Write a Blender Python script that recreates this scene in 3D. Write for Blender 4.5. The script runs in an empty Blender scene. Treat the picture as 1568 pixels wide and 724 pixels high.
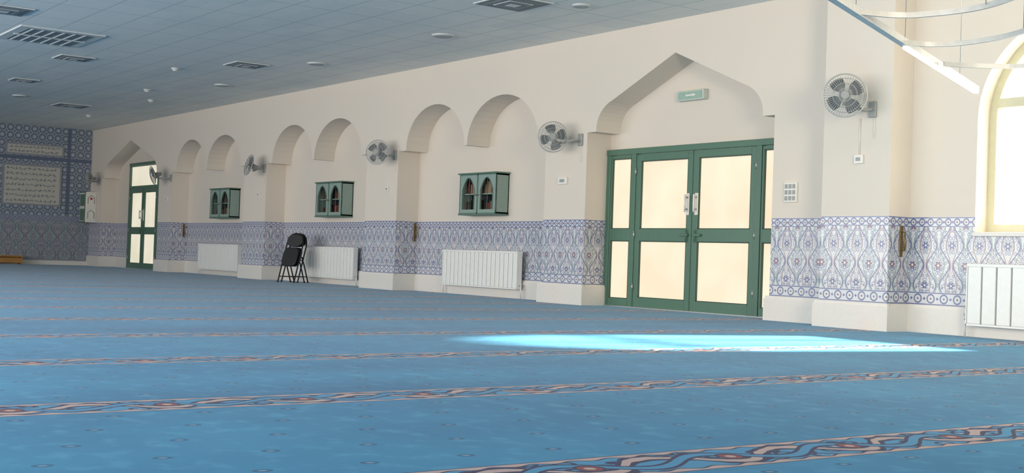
import bpy, bmesh, math, random
from mathutils import Vector, Matrix
random.seed(3)
PI=math.pi
SC=bpy.context.scene
try:
    SC.view_settings.view_transform='Standard'
    SC.view_settings.look='None'
except Exception: pass

# ------------------------------------------------------------------ materials
class E:
    nt=None
    def __init__(s,v): s.v=v
    @staticmethod
    def m(op,*a):
        n=E.nt.nodes.new('ShaderNodeMath'); n.operation=op
        for i,x in enumerate(a):
            x=x.v if isinstance(x,E) else x
            if isinstance(x,(int,float)): n.inputs[i].default_value=x
            else: E.nt.links.new(x,n.inputs[i])
        return E(n.outputs[0])
    def __add__(s,o): return E.m('ADD',s,o)
    def __radd__(s,o): return E.m('ADD',o,s)
    def __sub__(s,o): return E.m('SUBTRACT',s,o)
    def __rsub__(s,o): return E.m('SUBTRACT',o,s)
    def __mul__(s,o): return E.m('MULTIPLY',s,o)
    def __rmul__(s,o): return E.m('MULTIPLY',o,s)
    def __truediv__(s,o): return E.m('DIVIDE',s,o)
    def lt(s,o): return E.m('LESS_THAN',s,o)
    def gt(s,o): return E.m('GREATER_THAN',s,o)
def fsin(a): return E.m('SINE',a)
def fcos(a): return E.m('COSINE',a)
def fabs(a): return E.m('ABSOLUTE',a)
def fract(a): return E.m('FRACT',a)
def fsqrt(a): return E.m('SQRT',a)
def fmax(a,b): return E.m('MAXIMUM',a,b)
def fmin(a,b): return E.m('MINIMUM',a,b)
def atan2(a,b): return E.m('ARCTAN2',a,b)
def lin(c):
    return tuple(((x/255)/12.92 if x/255<=.04045 else ((x/255+.055)/1.055)**2.4) for x in c)
def mixc(f,a,b):
    n=E.nt.nodes.new('ShaderNodeMix'); n.data_type='RGBA'
    def put(x,s):
        if isinstance(x,E): E.nt.links.new(x.v,s)
        elif isinstance(x,tuple): s.default_value=(x[0],x[1],x[2],1)
        else: s.default_value=x
    put(f,n.inputs[0]); put(a,n.inputs[6]); put(b,n.inputs[7])
    return E(n.outputs[2])
def newmat(name):
    m=bpy.data.materials.new(name); m.use_nodes=True
    E.nt=m.node_tree
    return m, m.node_tree.nodes['Principled BSDF']
def coords():
    tc=E.nt.nodes.new('ShaderNodeTexCoord'); sp=E.nt.nodes.new('ShaderNodeSeparateXYZ')
    E.nt.links.new(tc.outputs['Object'],sp.inputs[0])
    return E(tc.outputs['Object']),E(sp.outputs[0]),E(sp.outputs[1]),E(sp.outputs[2])
def noise(scale,detail=3,vec=None,out='Fac'):
    n=E.nt.nodes.new('ShaderNodeTexNoise'); n.inputs['Scale'].default_value=scale; n.inputs['Detail'].default_value=detail
    if vec: E.nt.links.new(vec.v,n.inputs['Vector'])
    return E(n.outputs[out])
def voro(scale,vec,out='Distance'):
    n=E.nt.nodes.new('ShaderNodeTexVoronoi'); n.inputs['Scale'].default_value=scale
    E.nt.links.new(vec.v,n.inputs['Vector']); return E(n.outputs[out])
def comb(x,y,z):
    n=E.nt.nodes.new('ShaderNodeCombineXYZ')
    for i,a in enumerate((x,y,z)):
        if isinstance(a,E): E.nt.links.new(a.v,n.inputs[i])
        else: n.inputs[i].default_value=a
    return E(n.outputs[0])
def setc(b,key,val):
    if isinstance(val,E): E.nt.links.new(val.v,b.inputs[key])
    elif isinstance(val,tuple): b.inputs[key].default_value=(*val,1)
    else: b.inputs[key].default_value=val
def plain(name,c,rough=.5,metal=0,var=.06,emis=0,ns=20):
    m,b=newmat(name)
    v,_,_,_=coords()
    f=noise(ns,1,v)
    c=lin(c); d=tuple(x*(1-var*2) for x in c); l=tuple(min(1,x*(1+var*2)) for x in c)
    setc(b,'Base Color',mixc(f,d,l)); setc(b,'Roughness',rough); setc(b,'Metallic',metal)
    if emis:
        setc(b,'Emission Color',c); setc(b,'Emission Strength',emis)
    return m

BLUE=lin((108,116,156)); NAVY=lin((92,96,132)); REDB=lin((150,110,112)); GRN=lin((132,154,146))
def tile_field(u,v,ground,blue=BLUE,P=.33,Q=.43,v0=.30):
    fu=fract(u/P); tu=fabs(fu-.5)*2
    bnd=.5+.36*fcos((v-v0)*(2*PI/Q))
    col=ground
    vr=voro(26,comb(fabs(fu-.5)*P*1.0,v,0.0))
    ring=vr.gt(.34)*vr.lt(.50)
    col=mixc(ring*.8,col,blue)
    col=mixc(vr.lt(.17)*.8,col,REDB)
    l1=fabs(tu-bnd).lt(.045)
    l2=fabs(tu-bnd*.55).lt(.04)
    l3=fabs((1-tu)-(1-bnd)*.5).lt(.04)
    col=mixc(l2*.8,col,GRN); col=mixc(l3*.7,col,REDB)
    col=mixc(l1,col,blue)
    def flower(col,du,dv,R,c):
        r=fsqrt(du*du+dv*dv); a=atan2(dv,du)
        rr=R*(.75+.3*fcos(a*6))
        col=mixc((r-rr).lt(.008),col,NAVY)
        col=mixc((r-rr).lt(0),col,c)
        return mixc(r.lt(R*.34),col,lin((225,225,230)))
    fv=fract((v-v0)/Q+.5)-.5
    col=flower(col,(fu-.5)*P,fv*Q,.038,REDB)
    fu2=fract(u/P+.5)-.5; fv2=fract((v-v0)/Q)-.5
    col=flower(col,fu2*P,fv2*Q,.034,blue)
    return col
def tile_border(u,v,zc,h,ground,per=.11):
    fu=fract(u/per)-.5
    du=fu*per; dv=v-zc
    r=fsqrt(du*du+dv*dv)
    col=mixc(fabs(r-h*.34).lt(.008),ground,BLUE)
    col=mixc(r.lt(.012),col,REDB)
    dia=(fabs(fabs(du)-per/2)+fabs(dv)).lt(.018)
    col=mixc(dia,col,BLUE)
    return mixc(fabs(fabs(dv)-h*.47).lt(.006),col,BLUE)

def paint_material():
    m,b=newmat('cream_wall_paint')
    vec,x,y,z=coords()
    n1=noise(.6,2,vec)
    setc(b,'Base Color',mixc(n1,lin((227,216,203)),lin((219,210,200)))); setc(b,'Roughness',.7); setc(b,'Specular IOR Level',.35)
    return m
def dado_material():
    m,b=newmat('arabesque_dado_tile')
    vec,x,y,z=coords()
    u=x+y
    ground=lin((210,212,216))
    t=tile_field(u,z,ground)
    t=mixc(z.lt(.44),t,tile_border(u,z,.37,.13,ground,per=.165))
    t=mixc(z.gt(1.145),t,tile_border(u,z,1.195,.10,ground))
    gr=fmax(fabs(fract(u/.15)-.5).gt(.488),fabs(fract((z-.30)/.15)-.5).gt(.488))
    t=mixc(gr*.35,t,lin((180,182,190)))
    setc(b,'Base Color',t); setc(b,'Roughness',.22); setc(b,'Specular IOR Level',.5)
    return m
def farwall_material():
    m,b=newmat('qibla_wall_tile')
    vec,x,y,z=coords()
    u=y
    g=lin((146,154,164)); dk=lin((92,104,128)); lt=lin((172,178,186))
    per=.22
    fu=fract(u/per)-.5; fv=fract(z/per)-.5
    r=fsqrt(fu*fu+fv*fv)
    col=mixc(fabs(r-.36).lt(.07),g,dk)
    col=mixc(r.lt(.14),col,lt)
    col=mixc((fabs(fabs(fu)-.5)+fabs(fabs(fv)-.5)).lt(.14),col,dk)
    bd=tile_border(u,z,1.33,.14,g,per=.14)
    col=mixc((fabs(z-1.33)).lt(.08),col,bd)
    low=tile_field(u,z,lin((150,158,166)),blue=lin((96,106,132)),P=.45,Q=.5)
    col=mixc(z.lt(1.25),col,low)
    frame=fmax(fabs(fabs(u+1.66)-1.0).lt(.05)*z.gt(1.45),fabs(z-3.02).lt(.05))
    col=mixc(frame,col,dk)
    setc(b,'Base Color',col); setc(b,'Roughness',.35)
    return m
def carpet_finish(b):
    setc(b,'Roughness',.95); setc(b,'Specular IOR Level',.05)
    b.inputs['Sheen Weight'].default_value=.10; b.inputs['Sheen Roughness'].default_value=.35
    b.inputs['Sheen Tint'].default_value=(1,.98,.95,1)
S=1.985
def carpet_material():
    m,b=newmat('blue_prayer_carpet')
    vec,x,y,z=coords()
    n1=noise(1.1,3,vec); n2=noise(240,1,vec); n3=noise(9,2,vec)
    n4=noise(1.0,1,comb(x*.9,y*.16,0.0))
    base=mixc(n1,lin((22,114,160)),lin((56,156,200)))
    base=mixc(fmin(fmax((n4-.46)*3.5,0.0),1.0)*.5,base,lin((14,88,136)))
    base=mixc((n2-.35)*.8,base,lin((16,92,138)))
    base=mixc(fmax((n3-.52)*1.4,0.0),base,lin((90,176,212)))
    rowi=(x/.33); col_i=E.m('FLOOR',rowi)
    gx=(fract(rowi)-.5)*.33
    gy=(fract(y/.36+col_i*.5)-.5)*.36
    r=fsqrt(gx*gx+gy*gy*.5)
    base=mixc(fabs(r-.018).lt(.0055)*.6,base,lin((16,56,96)))
    base=mixc(r.lt(.009)*.5,base,lin((160,156,164)))
    setc(b,'Base Color',base); carpet_finish(b)
    return m
def band_material():
    m,b=newmat('carpet_border_band')
    vec,x,y,z=coords()
    w=(fract((x+3.09)/S+.5)-.5)*S
    v=w/.172; av=fabs(v)
    PINK=lin((190,166,164)); DK=lin((36,48,88)); RD=lin((136,70,76)); LB=lin((62,144,188))
    k=2*PI/.62
    wob=noise(7,1,vec)-.5
    s=fsin(y*k+wob*1.5)
    band=LB
    vr=voro(9,comb(x*1.3,y,0.0))
    band=mixc(fabs(vr-.36).lt(.075)*av.lt(.75),band,DK)
    band=mixc(vr.lt(.14),band,PINK)
    vine=fabs(v-.50*s)
    band=mixc(vine.lt(.30),band,DK)
    band=mixc(vine.lt(.14),band,PINK)
    vine2=fabs(v+.42*fsin(y*k+.9))
    band=mixc(vine2.lt(.24),band,DK)
    band=mixc(vine2.lt(.13),band,LB)
    fy=(fract(y/.62+.25)-.5)*.62
    fr=fsqrt(fy*fy+w*w)
    band=mixc(fr.lt(.055),band,DK); band=mixc(fr.lt(.042),band,RD); band=mixc(fr.lt(.02),band,PINK)
    wv=.07*fsin(y*(2*PI/.155))
    band=mixc(av.gt(.72+wv),band,DK)
    band=mixc(av.gt(.78+wv),band,PINK)
    band=mixc(av.gt(.955),band,DK)
    setc(b,'Base Color',band); carpet_finish(b)
    return m
def ceiling_material():
    m,b=newmat('suspended_ceiling_tiles')
    vec,x,y,z=coords()
    gx=fabs(fract(x/1.2)-.5).gt(.493); gy=fabs(fract(y/.6)-.5).gt(.487)
    n2=noise(120,1,vec)
    cell=comb(E.m('FLOOR',x/1.2+.5),E.m('FLOOR',y/.6+.5),0.0)
    wn=E.nt.nodes.new('ShaderNodeTexWhiteNoise'); E.nt.links.new(cell.v,wn.inputs['Vector'])
    c=mixc(E(wn.outputs['Value']),lin((243,243,238)),lin((232,235,233)))
    c=mixc(n2.gt(.62)*.25,c,lin((206,210,211)))
    c=mixc(fmax(gx,gy)*.8,c,lin((182,189,192)))
    setc(b,'Base Color',c); setc(b,'Roughness',.9)
    return m
def frosted(name,c,k):
    m=bpy.data.materials.new(name); m.use_nodes=True; E.nt=m.node_tree; nt=m.node_tree
    b=nt.nodes['Principled BSDF']; out=nt.nodes['Material Output']
    vec,x,y,z=coords(); n=noise(1.2,2,vec)
    tr=nt.nodes.new('ShaderNodeBsdfTranslucent')
    col=mixc(n,tuple(q*k*.85 for q in lin(c)),tuple(q*k*1.3 for q in lin((c[0],c[1],min(255,c[2]+18)))))
    nt.links.new(col.v,tr.inputs[0])
    b.inputs['Base Color'].default_value=(.6,.55,.45,1); b.inputs['Roughness'].default_value=.18
    mx=nt.nodes.new('ShaderNodeMixShader'); mx.inputs[0].default_value=.12
    nt.links.new(tr.outputs[0],mx.inputs[1]); nt.links.new(b.outputs[0],mx.inputs[2]); nt.links.new(mx.outputs[0],out.inputs[0])
    return m
def window_glass():
    m=bpy.data.materials.new('hazy_window_glass'); m.use_nodes=True; E.nt=m.node_tree; nt=m.node_tree
    nt.nodes.remove(nt.nodes['Principled BSDF']); out=nt.nodes['Material Output']
    vec,x,y,z=coords(); n=noise(3,1,vec)
    tr=nt.nodes.new('ShaderNodeBsdfTranslucent'); nt.links.new(mixc(n,(1,.97,.9),(.95,.95,.93)).v,tr.inputs[0])
    tp=nt.nodes.new('ShaderNodeBsdfTransparent')
    mx=nt.nodes.new('ShaderNodeMixShader'); mx.inputs[0].default_value=.30
    nt.links.new(tp.outputs[0],mx.inputs[1]); nt.links.new(tr.outputs[0],mx.inputs[2]); nt.links.new(mx.outputs[0],out.inputs[0])
    return m

M={}
M['wall']=paint_material(); M['dado']=dado_material(); M['far']=farwall_material(); M['carpet']=carpet_material(); M['band']=band_material(); M['ceil']=ceiling_material()
M['plinth']=plain('plinth_white_gloss',(226,221,215),.35,var=.02)
M['green']=plain('green_powder_coat',(80,116,98),.35,var=.04)
M['green_d']=plain('green_dark_gasket',(54,82,70),.5)
M['frost']=frosted('frosted_door_glass',(255,245,226),.065)
M['frost2']=frosted('frosted_door_glass_far',(245,250,240),.054)
M['wglass']=window_glass()
M['wframe']=plain('window_frame_cream',(200,198,170),.4,var=.03)
M['cab']=plain('cabinet_teal_paint',(140,160,152),.45,var=.04)
M['cab_d']=plain('cabinet_dark_green',(94,122,110),.45)
M['dark']=plain('cabinet_dark_interior',(34,32,34),.6)
M['book1']=plain('book_red',(104,48,46),.6); M['book2']=plain('book_green',(44,66,58),.6); M['book3']=plain('book_tan',(150,128,104),.6)
M['white']=plain('white_plastic',(232,228,222),.4,var=.02)
M['rad']=plain('radiator_enamel',(236,236,233),.35,var=.02)
M['radgap']=plain('radiator_gap',(150,152,156),.6)
M['metal']=plain('brushed_metal',(178,180,180),.35,.6)
M['chrome']=plain('fan_wire',(184,186,184),.35,.3)
M['blade']=plain('fan_blade',(88,96,100),.4)
M['motor']=plain('fan_motor',(156,158,156),.4)
M['blackm']=plain('black_steel',(20,20,22),.35,.2)
M['blackv']=plain('black_vinyl',(26,25,27),.45)
M['vent']=plain('vent_grille',(214,217,217),.5); M['ventd']=plain('vent_slot_dark',(126,134,138),.7)
M['speaker']=plain('speaker_grille',(172,178,180),.6)
M['sign']=plain('exit_sign_green',(152,180,166),.4,emis=.03); M['signd']=plain('exit_sign_casing',(192,202,194),.4)
M['wood']=plain('light_wood',(170,124,66),.5,ns=8); M['brass']=plain('aged_brass',(120,100,62),.4,.6)
M['panel']=plain('calligraphy_cream',(188,186,178),.4,var=.05); M['panelink']=plain('calligraphy_ink',(140,144,152),.5); M['red']=plain('label_red',(200,50,50),.4)
M['led']=plain('led_diffuser',(255,250,240),.4,emis=6); M['lamp']=plain('lamp_white_metal',(224,222,218),.35,.0)
M['rail']=plain('lamp_steel_rail',(206,204,200),.35,.0)

# ------------------------------------------------------------------ mesh builder
class MB:
    def __init__(s,name,loc=(0,0,0)):
        s.name=name; s.bm=bmesh.new(); s.mats=[]; s.T=Matrix.Identity(4); s.loc=Vector(loc)
    def mi(s,k):
        if k not in s.mats: s.mats.append(k)
        return s.mats.index(k)
    def v(s,p): return s.bm.verts.new(s.T@Vector(p))
    def face(s,pts,k,smooth=False):
        vs=[s.v(p) for p in pts]
        f=s.bm.faces.new(vs); f.material_index=s.mi(k); f.smooth=smooth; return f
    def box(s,a,b,k,bev=0):
        x0,y0,z0=a; x1,y1,z1=b
        P=[(x0,y0,z0),(x1,y0,z0),(x1,y1,z0),(x0,y1,z0),(x0,y0,z1),(x1,y0,z1),(x1,y1,z1),(x0,y1,z1)]
        vs=[s.v(p) for p in P]; fs=[]
        for q in ((0,3,2,1),(4,5,6,7),(0,1,5,4),(1,2,6,5),(2,3,7,6),(3,0,4,7)):
            f=s.bm.faces.new([vs[i] for i in q]); f.material_index=s.mi(k); fs.append(f)
        if bev:
            es=list({e for f in fs for e in f.edges})
            r=bmesh.ops.bevel(s.bm,geom=es,offset=bev,segments=2,affect='EDGES',profile=.5)
            for f in r['faces']: f.material_index=s.mi(k)
    def slab(s,cx,cz,hw,hh,y0,y1,k,n=28,p=3.0):
        ring=[]
        for i in range(n):
            t=2*PI*i/n; c,sn=math.cos(t),math.sin(t)
            ring.append((cx+hw*math.copysign(abs(c)**(2/p),c),cz+hh*math.copysign(abs(sn)**(2/p),sn)))
        L=[]
        for (y,q) in ((y0,.93),(y0+.25*(y1-y0),1),(y1-.25*(y1-y0),1),(y1,.93)):
            L.append([s.v((cx+(a-cx)*q,y,cz+(b-cz)*q)) for a,b in ring])
        for A,B in zip(L[:-1],L[1:]):
            for i in range(n):
                j=(i+1)%n; f=s.bm.faces.new([A[i],A[j],B[j],B[i]]); f.material_index=s.mi(k); f.smooth=True
        for q in (L[0][::-1],L[-1]):
            f=s.bm.faces.new(q); f.material_index=s.mi(k)
    def cyl(s,p,q,r,k,n=12,r2=None,cap=True):
        p=Vector(p); q=Vector(q); r2=r if r2 is None else r2
        d=(q-p).normalized(); a=d.orthogonal().normalized(); b=d.cross(a)
        A=[];B=[]
        for i in range(n):
            t=2*PI*i/n; o=a*math.cos(t)+b*math.sin(t)
            A.append(s.v(p+o*r)); B.append(s.v(q+o*r2))
        for i in range(n):
            j=(i+1)%n; f=s.bm.faces.new([A[i],A[j],B[j],B[i]]); f.material_index=s.mi(k); f.smooth=True
        if cap:
            for L in (A[::-1],B):
                f=s.bm.faces.new(L); f.material_index=s.mi(k)
    def tube(s,pts,r,k,n=6,closed=False):
        pts=[Vector(p) for p in pts]; N=len(pts); R=[]
        up=None
        for i,p in enumerate(pts):
            if closed: d=(pts[(i+1)%N]-pts[i-1]).normalized()
            else: d=(pts[min(i+1,N-1)]-pts[max(i-1,0)]).normalized()
            if up is None: up=d.orthogonal().normalized()
            a=(up-d*up.dot(d)).normalized(); up=a; b=d.cross(a)
            ring=[]
            for j in range(n):
                t=2*PI*j/n; ring.append(s.v(p+(a*math.cos(t)+b*math.sin(t))*r))
            R.append(ring)
        for i in range(N if closed else N-1):
            A=R[i];B=R[(i+1)%N]
            for j in range(n):
                jj=(j+1)%n
                f=s.bm.faces.new([A[j],A[jj],B[jj],B[j]]); f.material_index=s.mi(k); f.smooth=True
    def ribbon_bar(s,pts,w,h,k):
        pts=[Vector(p) for p in pts]; R=[]
        for i,p in enumerate(pts):
            d=(pts[min(i+1,len(pts)-1)]-pts[max(i-1,0)]); d.z=0; d.normalize()
            sd=Vector((-d.y,d.x,0))
            R.append([s.v(p+sd*a*w/2+Vector((0,0,b*h/2))) for a,b in ((-1,-1),(1,-1),(1,1),(-1,1))])
        for A,B in zip(R[:-1],R[1:]):
            for j in range(4):
                jj=(j+1)%4
                f=s.bm.faces.new([A[j],A[jj],B[jj],B[j]]); f.material_index=s.mi(k)
        for q in (R[0][::-1],R[-1]):
            f=s.bm.faces.new(q); f.material_index=s.mi(k)
    def sphere(s,c,r,k,n=12,sx=1,sy=1,sz=1):
        c=Vector(c); rows=[]
        for i in range(1,n//2):
            th=PI*i/(n//2); rows.append([s.v(c+Vector((math.sin(th)*math.cos(2*PI*j/n)*r*sx,math.sin(th)*math.sin(2*PI*j/n)*r*sy,math.cos(th)*r*sz))) for j in range(n)])
        t=s.v(c+Vector((0,0,r*sz))); b=s.v(c-Vector((0,0,r*sz)))
        for j in range(n):
            jj=(j+1)%n
            fs=[s.bm.faces.new([t,rows[0][j],rows[0][jj]]),s.bm.faces.new([b,rows[-1][jj],rows[-1][j]])]
            for a,bb in zip(rows[:-1],rows[1:]): fs.append(s.bm.faces.new([a[j],bb[j],bb[jj],a[jj]]))
            for f in fs: f.material_index=s.mi(k); f.smooth=True
    def curtain(s,prof,ztop,y0,y1,k,soff=None):
        soff=soff or k
        for (x1,z1),(x2,z2) in zip(prof[:-1],prof[1:]):
            if abs(x2-x1)>1e-5: s.face([(x1,y0,z1),(x2,y0,z2),(x2,y0,ztop),(x1,y0,ztop)],k)
            s.face([(x1,y0,z1),(x1,y1,z1),(x2,y1,z2),(x2,y0,z2)],soff)
    def ring_strip(s,outer,inner,y0,y1,k):
        for i in range(len(outer)-1):
            o1,o2,i1,i2=outer[i],outer[i+1],inner[i],inner[i+1]
            for y in (y0,y1): s.face([(o1[0],y,o1[1]),(o2[0],y,o2[1]),(i2[0],y,i2[1]),(i1[0],y,i1[1])],k)
            s.face([(i1[0],y0,i1[1]),(i2[0],y0,i2[1]),(i2[0],y1,i2[1]),(i1[0],y1,i1[1])],k)
            s.face([(o1[0],y0,o1[1]),(o2[0],y0,o2[1]),(o2[0],y1,o2[1]),(o1[0],y1,o1[1])],k)
    def tile_dado(s,z=1.25):
        bmesh.ops.bisect_plane(s.bm,geom=s.bm.verts[:]+s.bm.edges[:]+s.bm.faces[:],plane_co=(0,0,z),plane_no=(0,0,1))
        i=s.mi('dado')
        for f in s.bm.faces:
            c=f.calc_center_median()
            if c.z<z and not (c.y>.02 and c.x>-8.5): f.material_index=i
    def done(s,recalc=True):
        bmesh.ops.remove_doubles(s.bm,verts=s.bm.verts,dist=1e-5)
        if recalc: bmesh.ops.recalc_face_normals(s.bm,faces=s.bm.faces)
        if s.loc.length>0: bmesh.ops.translate(s.bm,verts=s.bm.verts,vec=-s.loc)
        me=bpy.data.meshes.new(s.name); s.bm.to_mesh(me); s.bm.free()
        for k in s.mats: me.materials.append(M[k])
        o=bpy.data.objects.new(s.name,me); SC.collection.objects.link(o); o.location=s.loc
        return o

H=3.945; D=.46; XF=-37.4; XR=3.0; YB=-19.0
# ------------------------------------------------------------------ floor, ceiling
b=MB('floor')
x=XF; XE=XR
cs=[-3.09+S*k for k in range(-18,6)]
for c in cs:
    a0,a1=c-.172,c+.172
    if a1<=XF or a0>=XE: continue
    a0=max(a0,XF); a1=min(a1,XE)
    if a0>x: b.face([(x,YB,0),(a0,YB,0),(a0,D,0),(x,D,0)],'carpet')
    b.face([(a0,YB,0),(a1,YB,0),(a1,D,0),(a0,D,0)],'band'); x=a1
if x<XE: b.face([(x,YB,0),(XE,YB,0),(XE,D,0),(x,D,0)],'carpet')
b.done(False)
b=MB('ceiling'); b.box((XF-.1,YB,H),(XR,D+.2,H+.12),'ceil'); b.done()
b=MB('wall_near_side'); b.box((XR,YB,0),(XR+.2,0,H),'wall'); b.done()

# ------------------------------------------------------------------ long wall
def arch(x0,x1,zs,rise,n=20):
    c=(x0+x1)/2; r=(x1-x0)/2
    return [(c-r*math.cos(PI*i/n),zs+rise*math.sin(PI*i/n)) for i in range(n+1)]
def double(L):
    p=[(L,0),(L,2.50),(L+.26,2.50)]+arch(L+.26,L+2.13,2.52,.74)+[(L+2.13,2.50),(L+2.22,2.50)]+arch(L+2.22,L+4.17,2.52,.74)+[(L+4.17,2.50),(L+4.4,2.50),(L+4.4,0)]
    return p
def pointed(c,h,zap=3.49,inset=.2):
    a=h-inset
    half=[(a,2.52)]
    for i in range(0,9):
        t=i/8; th=t*PI/2*.78
        half.append((a-.34*(1-math.cos(th))/(1-math.cos(PI/2*.78)),2.56+.39*math.sin(th)/math.sin(PI/2*.78)))
    half.append((0,zap))
    left=[(c-x,z) for x,z in half]; right=[(c+x,z) for x,z in half[:-1]][::-1]
    return [(c-h,0),(c-h,2.52)]+left+right+[(c+h,2.52),(c+h,0)]
b=MB('wall_right')
D2L,D2R=-36.4,-31.85; D1L,D1R=-14.46,-10.82
ops=[pointed((D2L+D2R)/2,(D2R-D2L)/2),double(-30.96),double(-25.40),double(-19.85),pointed((D1L+D1R)/2,(D1R-D1L)/2)]
xs=XF
for p in ops:
    b.face([(xs,0,0),(p[0][0],0,0),(p[0][0],0,H),(xs,0,H)],'wall')
    b.curtain(p,H,0,D,'wall'); xs=p[-1][0]
WL,WR=-7.98,-5.98; SILL=1.09; ZS=2.27
b.face([(xs,0,0),(WL,0,0),(WL,0,H),(xs,0,H)],'wall')
wp=[(WL,SILL)]+arch(WL,WR,ZS,1.0,28)+[(WR,SILL)]
b.curtain(wp,H,0,.34,'wall')
b.face([(WL,0,0),(WR,0,0),(WR,0,SILL),(WL,0,SILL)],'wall')
b.face([(WR,0,0),(XR,0,0),(XR,0,H),(WR,0,H)],'wall')
DR=[(-35.24,-32.96,2.92),(D1L,D1R,2.29)]
x=XF
for (a,c,z) in DR:
    b.face([(x,D,0),(a,D,0),(a,D,H),(x,D,H)],'wall'); b.face([(a,D,z),(c,D,z),(c,D,H),(a,D,H)],'wall'); x=c
b.face([(x,D,0),(-9.0,D,0),(-9.0,D,H),(x,D,H)],'wall')
b.tile_dado(); b.done()
b=MB('wall_column'); b.box((-9.74,-.35,0),(-8.80,-.001,H-.001),'wall'); b.tile_dado(); b.done()
b=MB('wall_far'); b.face([(XF,YB,0),(XF,D,0),(XF,D,H),(XF,YB,H)],'far'); b.done(False)
b=MB('window_sill'); b.box((WL,-.04,SILL-.045),(WR,.34,SILL),'plinth',.006); b.done()

b=MB('baseboard_right')
PH=.27; e=.05
def plinth(x0,y0,x1,y1):
    b.box((min(x0,x1),min(y0,y1),0),(max(x0,x1),max(y0,y1),PH),'plinth')
    b.box((min(x0,x1)+.012,min(y0,y1)+.012,PH),(max(x0,x1)-.012,max(y0,y1)-.0,PH+.03),'plinth')
x=XF
for p in ops:
    plinth(x,-e,p[0][0]+e,0)
    plinth(p[0][0],0,p[0][0]+e,D) ; plinth(p[-1][0]-e,0,p[-1][0],D)
    x=p[-1][0]-e
plinth(x,-e,-9.74,0); plinth(-9.74-e,-.35-e,-8.80+e,-.35); plinth(-8.80,-.35,-8.80+e,0); plinth(-9.74-e,-.35,-9.74,0)
plinth(-8.80,-e,XR,0)
for L in (-30.96,-25.40,-19.85): plinth(L,D-e,L+4.4,D)
plinth(D2L,D-e,-35.24,D); plinth(-32.96,D-e,D2R,D)
b.done()
b=MB('baseboard_far'); b.box((XF,YB,0),(XF+.05,0,.12),'plinth'); b.done()

# ------------------------------------------------------------------ doors
def make_door(name,x0,x1,ztop,cuts,leaf,glass,transom=None):
    o=MB(name,((x0+x1)/2,D,0)); y0,y1=D-.07,D+.02; F=.085
    o.box((x0,y0,0),(x0+F,y1,ztop),'green',.006); o.box((x1-F,y0,0),(x1,y1,ztop),'green',.006)
    o.box((x0,y0-.01,ztop-F),(x1,y1,ztop),'green',.006)
    zt=ztop-F
    if transom:
        o.box((x0+F,y0,transom-.04),(x1-F,y1,transom+.04),'green'); o.face([(x0+F,D-.02,transom),(x1-F,D-.02,transom),(x1-F,D-.02,zt),(x0+F,D-.02,zt)],glass)
        zt=transom-.04
    ly0,ly1=y0+.012,y1-.01
    def leafp(a,c,st=.1,bot=.15,top=.10):
        o.box((a,ly0,.012),(a+st,ly1,zt-.006),'green',.004); o.box((c-st,ly0,.012),(c,ly1,zt-.006),'green',.004)
        o.box((a+st,ly0,.012),(c-st,ly1,bot),'green'); o.box((a+st,ly0,zt-top),(c-st,ly1,zt-.006),'green')
        o.box((a+st,ly0,.96),(c-st,ly1,1.13),'green',.004)
        for z0,z1 in ((bot,.96),(1.13,zt-top)):
            o.face([(a+st,D-.02,z0),(c-st,D-.02,z0),(c-st,D-.02,z1),(a+st,D-.02,z1)],glass)
            g=.012
            for (p,q) in (((a+st,ly0+.004,z0),(a+st+g,D-.026,z1)),((c-st-g,ly0+.004,z0),(c-st,D-.026,z1)),((a+st,ly0+.004,z0),(c-st,D-.026,z0+g)),((a+st,ly0+.004,z1-g),(c-st,D-.026,z1))): o.box(p,q,'green_d')
    for a,c,kind in cuts:
        if kind=='leaf': leafp(a,c)
        else: leafp(a,c,st=.03,bot=.12,top=.05)
    for xp in leaf['posts']: o.box((xp-.045,y0-.004,0),(xp+.045,y1,ztop-.02),'green',.004)
    xc=leaf['mid']
    o.box((xc-.006,ly0-.006,.012),(xc+.006,ly0,zt),'green_d')
    for sg in (-1,1):
        xh=xc+sg*.085
        o.box((xh-.032,ly0-.012,1.32),(xh+.032,ly0,1.62),'white',.008)
        o.cyl((xh,ly0-.012,1.40),(xh,ly0-.06,1.40),.012,'metal'); o.cyl((xh,ly0-.012,1.56),(xh,ly0-.06,1.56),.012,'metal')
        o.cyl((xh,ly0-.06,1.36),(xh,ly0-.06,1.60),.013,'white')
        xa,xb=(xh-.03,xh+.11) if sg>0 else (xh-.11,xh+.03)
        o.box((xa,ly0-.04,1.03),(xb,ly0,1.065),'green',.008)
        o.cyl((xh,ly0-.025,.95),(xh,ly0-.025,1.12),.011,'green')
        xhg=xc+sg*leaf['hw']
        for z in (.3,1.05,zt-.25): o.cyl((xhg,ly0-.012,z-.05),(xhg,ly0-.012,z+.05),.014,'metal')
    o.box((x0,y0-.02,0),(x1,y1,.014),'metal')
    return o.done()
make_door('door_1',D1L,D1R,2.29,[(-14.375,-13.90,'side'),(-13.81,-12.645,'leaf'),(-12.635,-11.47,'leaf'),(-11.38,-10.905,'side')],{'posts':[-13.855,-11.425],'mid':-12.64,'hw':1.17},'frost')
make_door('door_2',-35.24,-32.96,2.92,[(-35.15,-34.105,'leaf'),(-34.095,-33.05,'leaf')],{'posts':[],'mid':-34.10,'hw':1.04},'frost2',transom=2.24)

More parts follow.
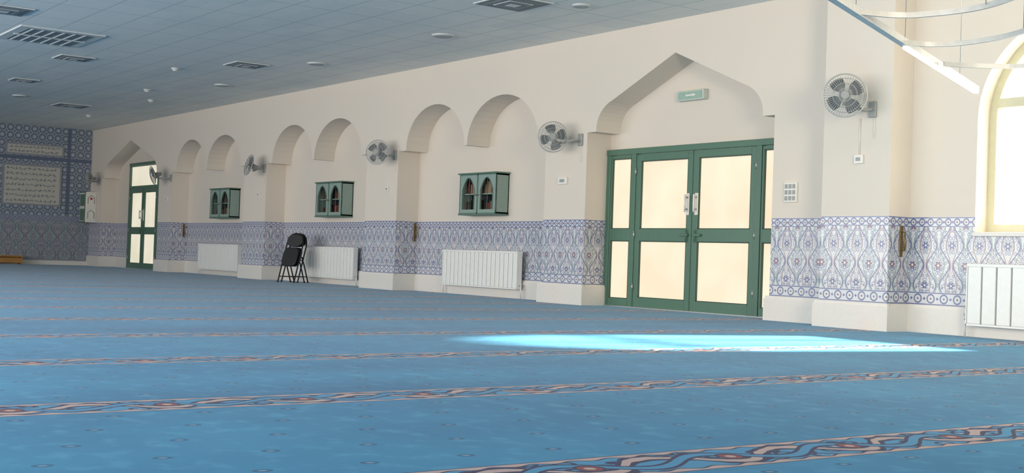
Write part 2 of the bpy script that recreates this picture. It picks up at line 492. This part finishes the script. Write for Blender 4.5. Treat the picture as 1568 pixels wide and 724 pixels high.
# ------------------------------------------------------------------ arched window
o=MB('window_1',((WL+WR)/2,.22,SILL)); y0,y1=.20,.27
out=[(WL,SILL)]+arch(WL,WR,ZS,1.0,28)+[(WR,SILL)]
w=.09
inn=[(WL+w,SILL)]+arch(WL+w,WR-w,ZS,1.0-w,28)+[(WR-w,SILL)]
o.ring_strip(out,inn,y0,y1,'wframe')
o.box((WL+w,y0,SILL),(WR-w,y1,SILL+.09),'wframe')
o.box((WL+w,y0-.01,2.40),(WR-w,y1,2.50),'wframe',.005)
for xm in (-7.30,-6.66): o.box((xm-.035,y0,SILL+.09),(xm+.035,y1,2.40),'wframe',.005)
for xm in (-6.98,): o.box((xm-.03,y0,2.50),(xm+.03,y1,3.18),'wframe')
ga=[(WL+w,SILL+.09)]+arch(WL+w,WR-w,ZS,1.0-w,28)+[(WR-w,SILL+.09)]
o.face([(x,.24,z) for x,z in ga],'wglass')
o.done()

# ------------------------------------------------------------------ radiators
def radiator(x0,x1,yb,z0=.15,z1=.76,n=18):
    o=MB('radiator',((x0+x1)/2,yb,z0)); yf=yb-.13
    o.box((x0,yf+.022,z0+.01),(x1,yf+.04,z1-.02),'radgap')
    wdt=(x1-x0)/n
    for i in range(n):
        a=x0+i*wdt
        o.box((a+.009,yf,z0+.02),(a+wdt-.009,yf+.03,z1-.03),'rad',.008)
    o.box((x0-.006,yf-.004,z1-.035),(x1+.006,yf+.11,z1),'rad',.006)
    o.box((x0-.004,yf+.0,z0),(x1+.004,yf+.035,z0+.02),'rad')
    for xx in (x0-.008,x1-.004): o.box((xx,yf,z0),(xx+.012,yf+.10,z1-.01),'rad')
    o.box((x0+.02,yf+.07,z0+.02),(x1-.02,yf+.09,z1-.04),'rad')
    for xx in (x0+.35,x1-.35): o.box((xx-.02,yf+.09,z0+.1),(xx+.02,yb,z1-.1),'rad')
    for k in range(int((x1-x0)/.06)):
        xx=x0+.03+k*.06; o.box((xx,yf+.02,z1),(xx+.02,yf+.09,z1+.002),'radgap')
    o.cyl((x0-.05,yf+.06,z0+.06),(x0+.01,yf+.06,z0+.06),.014,'metal'); o.cyl((x0-.05,yf+.06,0.0),(x0-.05,yf+.06,z0+.13),.011,'white'); o.cyl((x0-.05,yf+.06,z0+.10),(x0-.05,yf+.06,z0+.18),.02,'white')
    o.cyl((x1+.05,yf+.06,z0+.06),(x1-.01,yf+.06,z0+.06),.014,'metal'); o.cyl((x1+.05,yf+.06,0.0),(x1+.05,yf+.06,z0+.09),.011,'white')
    return o.done()
radiator(-29.75,-27.4,D-.055,.12,.74); radiator(-24.32,-21.9,D-.055,.12,.75); radiator(-18.68,-16.48,D-.055,.15,.76)
radiator(-7.93,-5.9,-.055,.12,.76,12)

# ------------------------------------------------------------------ cabinets with arched doors
def cabinet(x0,x1,z0=1.37,z1=2.03,yb=D,yf=.20,name='wall_cabinet'):
    o=MB(name,((x0+x1)/2,yb,z0)); t=.025
    o.box((x0,yf+.02,z0),(x0+t,yb,z1),'cab'); o.box((x1-t,yf+.02,z0),(x1,yb,z1),'cab')
    o.box((x0,yf+.02,z0),(x1,yb,z0+t),'cab'); o.box((x0,yf+.02,z1-t),(x1,yb,z1),'cab'); o.box((x0,yb-.02,z0),(x1,yb-.005,z1),'dark')
    o.box((x0-.03,yf-.03,z1),(x1+.03,yb,z1+.025),'cab_d',.006); o.box((x0-.015,yf-.015,z0-.025),(x1+.015,yb,z0),'cab_d',.006)
    zm=(z0+z1)/2; o.box((x0+t,yf+.05,zm-.01),(x1-t,yb-.02,zm+.008),'cab')
    xm=(x0+x1)/2
    for a,c in ((x0+.004,xm-.003),(xm+.003,x1-.004)):
        s=.085; l,r=a+s,c-s; cx=(l+r)/2; zs=z1-.26; za=z1-.06; prof=[(l,z0+.07)]
        for i in range(7):
            q=i/6; prof.append((l+(cx-l)*q,zs+(za-zs)*math.sin(q*PI/2)**.9))
        prof+=[(2*cx-x,z) for x,z in prof[-2::-1]]
        ztop=z1-.004
        o.curtain(prof,ztop,yf,yf+.02,'cab')
        o.face([(a,yf,z0+.004),(l,yf,z0+.004),(l,yf,ztop),(a,yf,ztop)],'cab'); o.face([(r,yf,z0+.004),(c,yf,z0+.004),(c,yf,ztop),(r,yf,ztop)],'cab')
        o.face([(l,yf,z0+.004),(r,yf,z0+.004),(r,yf,z0+.07),(l,yf,z0+.07)],'cab')
        g=.014
        for p,q in (((a,yf-.006,z0),(a+g,yf,ztop)),((c-g,yf-.006,z0),(c,yf,ztop)),((a,yf-.006,z0),(c,yf,z0+g)),((a,yf-.006,ztop-g),(c,yf,ztop))): o.box(p,q,'cab_d')
        o.tube([(x,yf-.004,z) for x,z in prof],.007,'cab_d',6)
        o.sphere((c-.03 if c<xm+.01 else a+.03,yf-.015,zm-.02),.013,'brass',8)
        o.box((cx-.004,yf+.01,z0+.07),(cx+.004,yf+.016,za-.01),'cab_d')
    for zz in (z0+t,zm+.008):
        x=x0+.06
        while x<x1-.1:
            wd=random.uniform(.022,.05); hh=random.uniform(.14,.22)
            if random.random()<.7: o.box((x,yf+.11,zz),(x+wd-.004,yf+.22,zz+hh),random.choice(['book1','book2','book3','book1']))
            x+=wd
    return o.done()
cabinet(-18.10,-17.02); cabinet(-23.42,-22.32); cabinet(-28.92,-27.78)
o=MB('first_aid_cabinet',(-37.05,0,1.25)); X0,X1=-37.33,-36.80
o.box((X0,-.32,1.25),(X1,-.002,2.13),'white',.01)
for z0,z1 in ((1.30,1.66),(1.72,2.08)):
    o.box((X1,-.29,z0),(X1+.012,-.03,z1),'white',.004)
    pr=[(-.25,z0+.06),(-.25,z1-.13),(-.16,z1-.05),(-.07,z1-.13),(-.07,z0+.06)]
    o.tube([(X1+.014,y,z) for y,z in pr],.008,'green');
o.cyl((X1+.012,-.16,1.93),(X1+.018,-.16,1.93),.035,'red',14)
o.box((X0-.0,-.335,1.25),(X1+.01,-.32,1.28),'green'); o.box((X0,-.335,2.10),(X1+.01,-.32,2.14),'green'); o.box((X1-.03,-.335,1.25),(X1+.0,-.32,2.13),'green')
for z in (1.3,1.72): o.box((X0+.08,-.335,z),(X1-.08,-.325,z+.34),'green',.004)
o.done()

# ------------------------------------------------------------------ wall fans
def fan(base,head,face,R=.225,spin=0.0,name='wall_fan'):
    o=MB(name,base); base=Vector(base); head=Vector(head); f=Vector(face).normalized()
    o.box((base.x-.05,base.y-.03,base.z-.09),(base.x+.05,base.y-.001,base.z+.09),'motor',.01)
    elbow=Vector((base.x,base.y-.16,base.z-.02)); back=head-f*.12
    o.tube([base+Vector((0,-.02,0)),elbow,elbow*.45+(back+Vector((0,0,-.10)))*.55,back+Vector((0,0,-.07))],.018,'motor',8)
    o.cyl(back+Vector((0,0,-.10)),back+Vector((0,0,.0)),.028,'motor')
    z=f; x=Vector((0,0,1)).cross(z).normalized(); y=z.cross(x)
    T=Matrix(((x.x,y.x,z.x,head.x),(x.y,y.y,z.y,head.y),(x.z,y.z,z.z,head.z),(0,0,0,1)))
    o.T=T
    o.cyl((0,0,-.20),(0,0,-.06),.045,'motor',16,r2=.06); o.sphere((0,0,-.20),.046,'motor',12,sz=.6)
    o.cyl((0,0,-.055),(0,0,.02),.022,'blade',12); o.cyl((0,0,.055),(0,0,.062),.045,'motor',16);
    for k in range(4):
        a0=spin+k*PI/2
        rows=[]
        for i in range(6):
            r=.035+(R*.86-.035)*i/5; wd=.5+.25*math.sin(i/5*PI)
            row=[]
            for j in range(5):
                a=a0+(j/4-.5)*wd*1.5; row.append((r*math.cos(a),r*math.sin(a),-.02+(j/4-.5)*.045))
            rows.append(row)
        for i in range(5):
            for j in range(4): o.face([rows[i][j],rows[i][j+1],rows[i+1][j+1],rows[i+1][j]],'blade',True)
    def circ(r,zz,t,n=40): o.tube([(r*math.cos(2*PI*i/n),r*math.sin(2*PI*i/n),zz) for i in range(n)],t,'chrome',5,closed=True)
    circ(R,0,.008);
    for q in (.30,.55,.8): circ(R*q,.062-.05*q*q,.0025); circ(R*q,-.062+.05*q*q,.0025)
    for i in range(48):
        a=2*PI*i/48
        for sg in (1,-1):
            o.tube([(R*q*math.cos(a),R*q*math.sin(a),sg*(.062-.05*q*q) if q<1 else 0) for q in (.2,.5,.8,.93,1.0)],.0022,'chrome',4)
    o.T=Matrix.Identity(4)
    o.cyl(base+Vector((.03,-.02,-.09)),base+Vector((.03,-.02,-.32)),.003,'white',5)
    return o.done()
fan((-14.60,0,2.42),(-14.84,-.34,2.45),(.75,-.66,.05),spin=.3)
fan((-19.95,0,2.44),(-20.02,-.34,2.47),(.55,-.80,.10),spin=.9)
fan((-25.50,0,2.40),(-25.52,-.36,2.45),(-.10,-.95,.25),R=.23,spin=.1)
fan((-31.0,0,2.36),(-31.22,-.40,2.41),(-.15,-.98,-.25),R=.23,spin=.5)
fan((-36.60,0,2.44),(-36.45,-.36,2.50),(.2,-.95,.0),R=.2,spin=.2)
fan((-9.05,-.35,2.42),(-9.16,-.70,2.55),(.62,-.78,-.02),R=.235,spin=.6)

# ------------------------------------------------------------------ switches etc
def plate(name,x,z,y,w,h,extra=None):
    o=MB(name,(x,y,z)); o.box((x-w/2,y-.03,z-h/2),(x+w/2,y-.001,z+h/2),'white',.006)
    if extra=='grid':
        for i in range(3):
            for j in range(3):
                cx=x+(i-1)*w*.3; cz=z+(j-1)*h*.3
                o.box((cx-w*.11,y-.036,cz-h*.11),(cx+w*.11,y-.03,cz+h*.11),'motor',.003)
    else:
        o.box((x-w*.25,y-.036,z-h*.2),(x+w*.25,y-.03,z+h*.2),'motor',.003)
    return o.done()
plate('light_switch_panel',-10.51,1.56,0,.20,.24,'grid')
plate('thermostat',-14.99,1.83,0,.22,.11); plate('fused_switch',-9.22,1.88,-.35,.12,.10)
plate('fused_switch',-20.18,1.83,0,.10,.10); plate('fused_switch',-25.73,1.84,0,.10,.10); plate('fused_switch',-31.2,1.83,0,.1,.1)
o=MB('fan_cable',(-9.22,-.35,1.93)); o.cyl((-9.22,-.358,1.93),(-9.22,-.358,2.33),.006,'white',6); o.done()
def hook(x,y,z):
    x+=.001
    o=MB('brass_wall_hook',(x,y,z)); o.box((x,y-.025,z-.17),(x+.012,y+.025,z+.17),'brass',.004)
    o.tube([(x+.01,y,z+.10),(x+.05,y,z+.10),(x+.06,y,z+.0),(x+.05,y,z-.10),(x+.01,y,z-.10)],.010,'brass',8); return o.done()
hook(-8.80,-.14,.98); hook(-19.85,.40,1.06); hook(-30.96,.36,1.06)
o=MB('exit_sign',(-12.72,D,2.96)); o.box((-12.98,D-.09,2.89),(-12.46,D-.001,3.03),'signd',.01); o.box((-12.95,D-.096,2.91),(-12.49,D-.09,3.01),'sign')
o.box((-12.80,D-.099,2.95),(-12.66,D-.096,2.97),'white'); o.face([(-12.66,D-.099,2.935),(-12.60,D-.099,2.96),(-12.66,D-.099,2.985)],'white'); o.done()

# ------------------------------------------------------------------ calligraphy panels on far wall
def panel(y0,y1,z0,z1,rows):
    XP=XF+.003
    o=MB('calligraphy_tile_panel',(XP,(y0+y1)/2,(z0+z1)/2)); o.box((XP,y0,z0),(XP+.02,y1,z1),'panel')
    for a,b2,c,d in ((y0-.05,y1+.05,z0-.05,z0),(y0-.05,y1+.05,z1,z1+.05),(y0-.05,y0,z0,z1),(y1,y1+.05,z0,z1)): o.box((XP,a,c),(XP+.03,b2,d),'panelink')
    for r in range(rows):
        zz=z0+(z1-z0)*(r+.5)/rows; hh=(z1-z0)/rows*.3; y=y0+.06
        while y<y1-.12:
            L=random.uniform(.05,.13); pts=[(XP+.022,y+L*t,zz+hh*math.sin(t*PI*random.uniform(1,2.2))*random.choice((-1,1))*.6) for t in (0,.3,.6,1)]
            o.tube(pts,.012,'panelink',5);
            if random.random()<.5: o.cyl((XP+.022,y+L*.5,zz-hh*.6),(XP+.022,y+L*.5,zz+hh),.009,'panelink',5)
            y+=L+.03
    return o.done()
panel(-2.44,-.90,1.72,2.78,7); panel(-2.38,-.86,3.14,3.38,2)

o=MB('wooden_book_stand',(-36.9,-2.5,0))
X0,X1,Y0,Y1=-37.15,-36.7,-2.85,-2.0
o.box((X0,Y0,.20),(X1,Y1,.24),'wood',.005); o.box((X0+.02,Y0+.02,0),(X1-.02,Y0+.05,.20),'wood'); o.box((X0+.02,Y1-.05,0),(X1-.02,Y1-.02,.20),'wood'); o.box((X0+.04,Y0+.05,.02),(X0+.07,Y1-.05,.20),'wood'); o.box((X1-.06,Y0+.05,.04),(X1-.04,Y1-.05,.18),'wood'); o.done()

# ------------------------------------------------------------------ folding chairs
def folding_chair(loc,ang,name='folding_chair'):
    o=MB(name,loc); o.T=Matrix.Translation(Vector(loc))@Matrix.Rotation(ang,4,'Z')
    W=.21
    top=[(W,-.16,.012),(W,-.02,.45),(W,.07,.74),(W-.01,.09,.83),(W-.04,.105,.91),(W-.10,.115,.97),(0,.12,1.0)]
    full=top+[(-x,y,z) for x,y,z in top[-2::-1]]
    o.tube(full,.014,'blackm',8)
    for s in (-1,1):
        o.tube([(s*(W-.03),.20,.012),(s*(W-.03),.06,.36),(s*(W-.03),-.02,.52)],.013,'blackm',8)
        o.cyl((s*W,-.16,0),(s*W,-.158,.03),.018,'blackv'); o.cyl((s*(W-.03),.20,0),(s*(W-.03),.198,.03),.018,'blackv')
    o.cyl((-W,-.125,.12),(W,-.125,.12),.009,'blackm'); o.cyl((-(W-.03),.165,.12),((W-.03),.165,.12),.009,'blackm')
    o.cyl((-W,-.02,.45),(W,-.02,.45),.010,'blackm')
    T0=o.T.copy()
    o.T=T0@Matrix.Translation((0,-.055,.52))@Matrix.Rotation(math.radians(-18),4,'X')
    o.slab(0,0,.19,.20,-.02,.02,'blackv',p=4)
    o.T=T0@Matrix.Translation((0,.085,.85))@Matrix.Rotation(math.radians(-12),4,'X')
    o.slab(0,0,.20,.13,-.018,.018,'blackv',p=2.4)
    o.T=T0
    return o.done()
folding_chair((-23.50,-.25,0),math.radians(24)); folding_chair((-23.64,-.10,0),math.radians(24))

# ------------------------------------------------------------------ ceiling fittings
def diffuser(x,y,s,sy=None,name='ceiling_air_diffuser',slats=False):
    sy=sy or s; o=MB(name,(x,y,H)); n=4
    if slats:
        o.box((x-s/2,y-sy/2,H-.02),(x+s/2,y+sy/2,H),'vent',.004)
        o.box((x-s/2+.14,y-sy/2+.14,H-.024),(x+s/2-.14,y+sy/2-.14,H-.02),'ventd')
        k=int((sy-.28)/.16)
        for i in range(k):
            yy=y-sy/2+.20+i*.16; o.box((x-s/2+.14,yy,H-.032),(x+s/2-.14,yy+.03,H-.02),'vent')
        o.box((x-.03,y-sy/2+.1,H-.034),(x+.03,y+sy/2-.1,H-.02),'vent')
    else:
        for i in range(n):
            a=s/2*(1-i/n); z1=H-.004-.008*i
            o.box((x-a,y-a,z1-.014),(x+a,y+a,z1),'vent' if i%2==0 else 'ventd')
            a2=a-.02
            o.box((x-a2,y-a2,z1-.017),(x+a2,y+a2,z1-.013),'ventd' if i<n-1 else 'vent')
    return o.done()
diffuser(-20.95,-5.9,1.6,1.3,slats=True)
diffuser(-21.3,-2.36,.62); diffuser(-31.0,-2.55,.75); diffuser(-13.35,-2.2,.75); diffuser(-19.0,-7.1,.7); diffuser(-23.0,-4.9,.6); diffuser(-27.0,-4.7,.5)
def disc(x,y,r,name,k='speaker'):
    o=MB(name,(x,y,H)); o.cyl((x,y,H-.02),(x,y,H),r,'vent',24); o.cyl((x,y,H-.028),(x,y,H-.02),r*.82,k,24,r2=r*.86); return o.done()
disc(-16.09,-1.52,.17,'ceiling_speaker'); disc(-20.17,-1.54,.16,'ceiling_speaker'); disc(-12.85,-1.48,.12,'ceiling_speaker'); disc(-24.36,-1.52,.16,'ceiling_speaker'); disc(-30,-4.0,.16,'ceiling_speaker')
def smoke(x,y):
    o=MB('smoke_detector',(x,y,H)); o.cyl((x,y,H-.025),(x,y,H),.075,'vent',16); o.cyl((x,y,H-.06),(x,y,H-.025),.035,'vent',16,r2=.06); return o.done()
smoke(-22.8,-3.1); smoke(-28.2,-1.6); smoke(-26.4,-2.34); smoke(-33,-1.5)

# ------------------------------------------------------------------ suspended light fitting
o=MB('pendant_light_frame',(-5.2,-4.0,2.3)); Z=2.3
def bez(pts,n=8):
    P=[Vector(p) for p in pts]; P=[P[0]*2-P[1]]+P+[P[-1]*2-P[-2]]; R=[]
    for i in range(1,len(P)-2):
        for k in range(n):
            t=k/n; a,b_,c,d=P[i-1],P[i],P[i+1],P[i+2]
            R.append(.5*((2*b_)+(c-a)*t+(2*a-5*b_+4*c-d)*t*t+(3*b_-a-3*c+d)*t*t*t))
    R.append(P[-2]); return R
A=Vector((-4.95,-6.1,Z)); Bp=Vector((-6.82,-1.74,Z))
o.ribbon_bar([A,Bp],.05,.05,'lamp')
C1=A.lerp(Bp,.47)
o.ribbon_bar([C1+Vector((0,0,-.03)),Bp+Vector((0,0,-.03))],.045,.012,'led')
o.ribbon_bar(bez([(-5.33,-5.22,Z),(-5.24,-4.98,Z),(-5.10,-4.86,Z),(-4.79,-4.80,Z),(-4.48,-4.89,Z),(-4.1,-5.15,Z),(-3.8,-5.5,Z)]),.02,.035,'rail')
o.ribbon_bar(bez([(-5.80,-4.10,Z),(-5.73,-3.93,Z),(-5.55,-3.82,Z),(-5.25,-3.83,Z),(-4.97,-3.93,Z),(-4.5,-4.2,Z),(-4.0,-4.6,Z)]),.02,.035,'rail')
o.ribbon_bar(bez([(-6.18,-3.11,Z),(-6.10,-2.95,Z),(-5.98,-2.80,Z),(-5.78,-2.64,Z),(-5.3,-2.6,Z),(-4.6,-2.9,Z)]),.02,.035,'rail')
for p in ((-5.33,-5.22),(-5.80,-4.10),(-6.6,-2.3),(-4.64,-4.85),(-4.97,-3.93),(-5.6,-2.6)):
    o.cyl((p[0],p[1],Z),(p[0],p[1],H),.003,'metal',5)
o.done()

# ------------------------------------------------------------------ lights / world / camera
w=bpy.data.worlds.new('world'); SC.world=w; w.use_nodes=True
bg=w.node_tree.nodes['Background']; bg.inputs[0].default_value=(1.0,.955,.89,1); bg.inputs[1].default_value=1.6
L=bpy.data.lights.new('sun','SUN'); L.energy=54; L.angle=math.radians(3.0); L.color=(1,.89,.70)
so=bpy.data.objects.new('sun',L); SC.collection.objects.link(so)
d=Vector((-.15,-.89,-.45)).normalized(); so.rotation_euler=d.to_track_quat('-Z','Y').to_euler()
L=bpy.data.lights.new('rear_fill_light','AREA'); L.shape='RECTANGLE'; L.size=24; L.size_y=3; L.energy=1850; L.color=(1,.955,.89)  # added fill lamp behind the camera, tilted up to lift wall and ceiling
ao=bpy.data.objects.new('rear_fill_light',L); SC.collection.objects.link(ao); ao.location=(-14,-18.5,1.7)
ao.rotation_euler=Vector((0,1,.40)).to_track_quat('-Z','Y').to_euler()
L=bpy.data.lights.new('side_fill_light','AREA'); L.shape='RECTANGLE'; L.size=4; L.size_y=2; L.energy=200; L.color=(1,.88,.68); L.spread=math.radians(80)  # added warm fill, no window here; brightens the right end of the wall
ao=bpy.data.objects.new('side_fill_light',L); SC.collection.objects.link(ao); ao.location=(2.5,-7.5,2.3)
ao.rotation_euler=(Vector((-9.5,0,2.5))-Vector((2.5,-7.5,2.3))).to_track_quat('-Z','Y').to_euler()

cam=bpy.data.cameras.new('camera'); co=bpy.data.objects.new('camera',cam); SC.collection.objects.link(co)
R=Vector((.58430,.81080,.03492)).normalized(); Fw=Vector((-.81152,.58408,.01694)).normalized(); U=R.cross(Fw).normalized(); Fw=U.cross(R)
co.matrix_world=Matrix(((R.x,U.x,-Fw.x,0),(R.y,U.y,-Fw.y,-11.7),(R.z,U.z,-Fw.z,.65),(0,0,0,1)))
cam.sensor_width=36; cam.lens=1950/1568*36; cam.clip_end=200
SC.camera=co
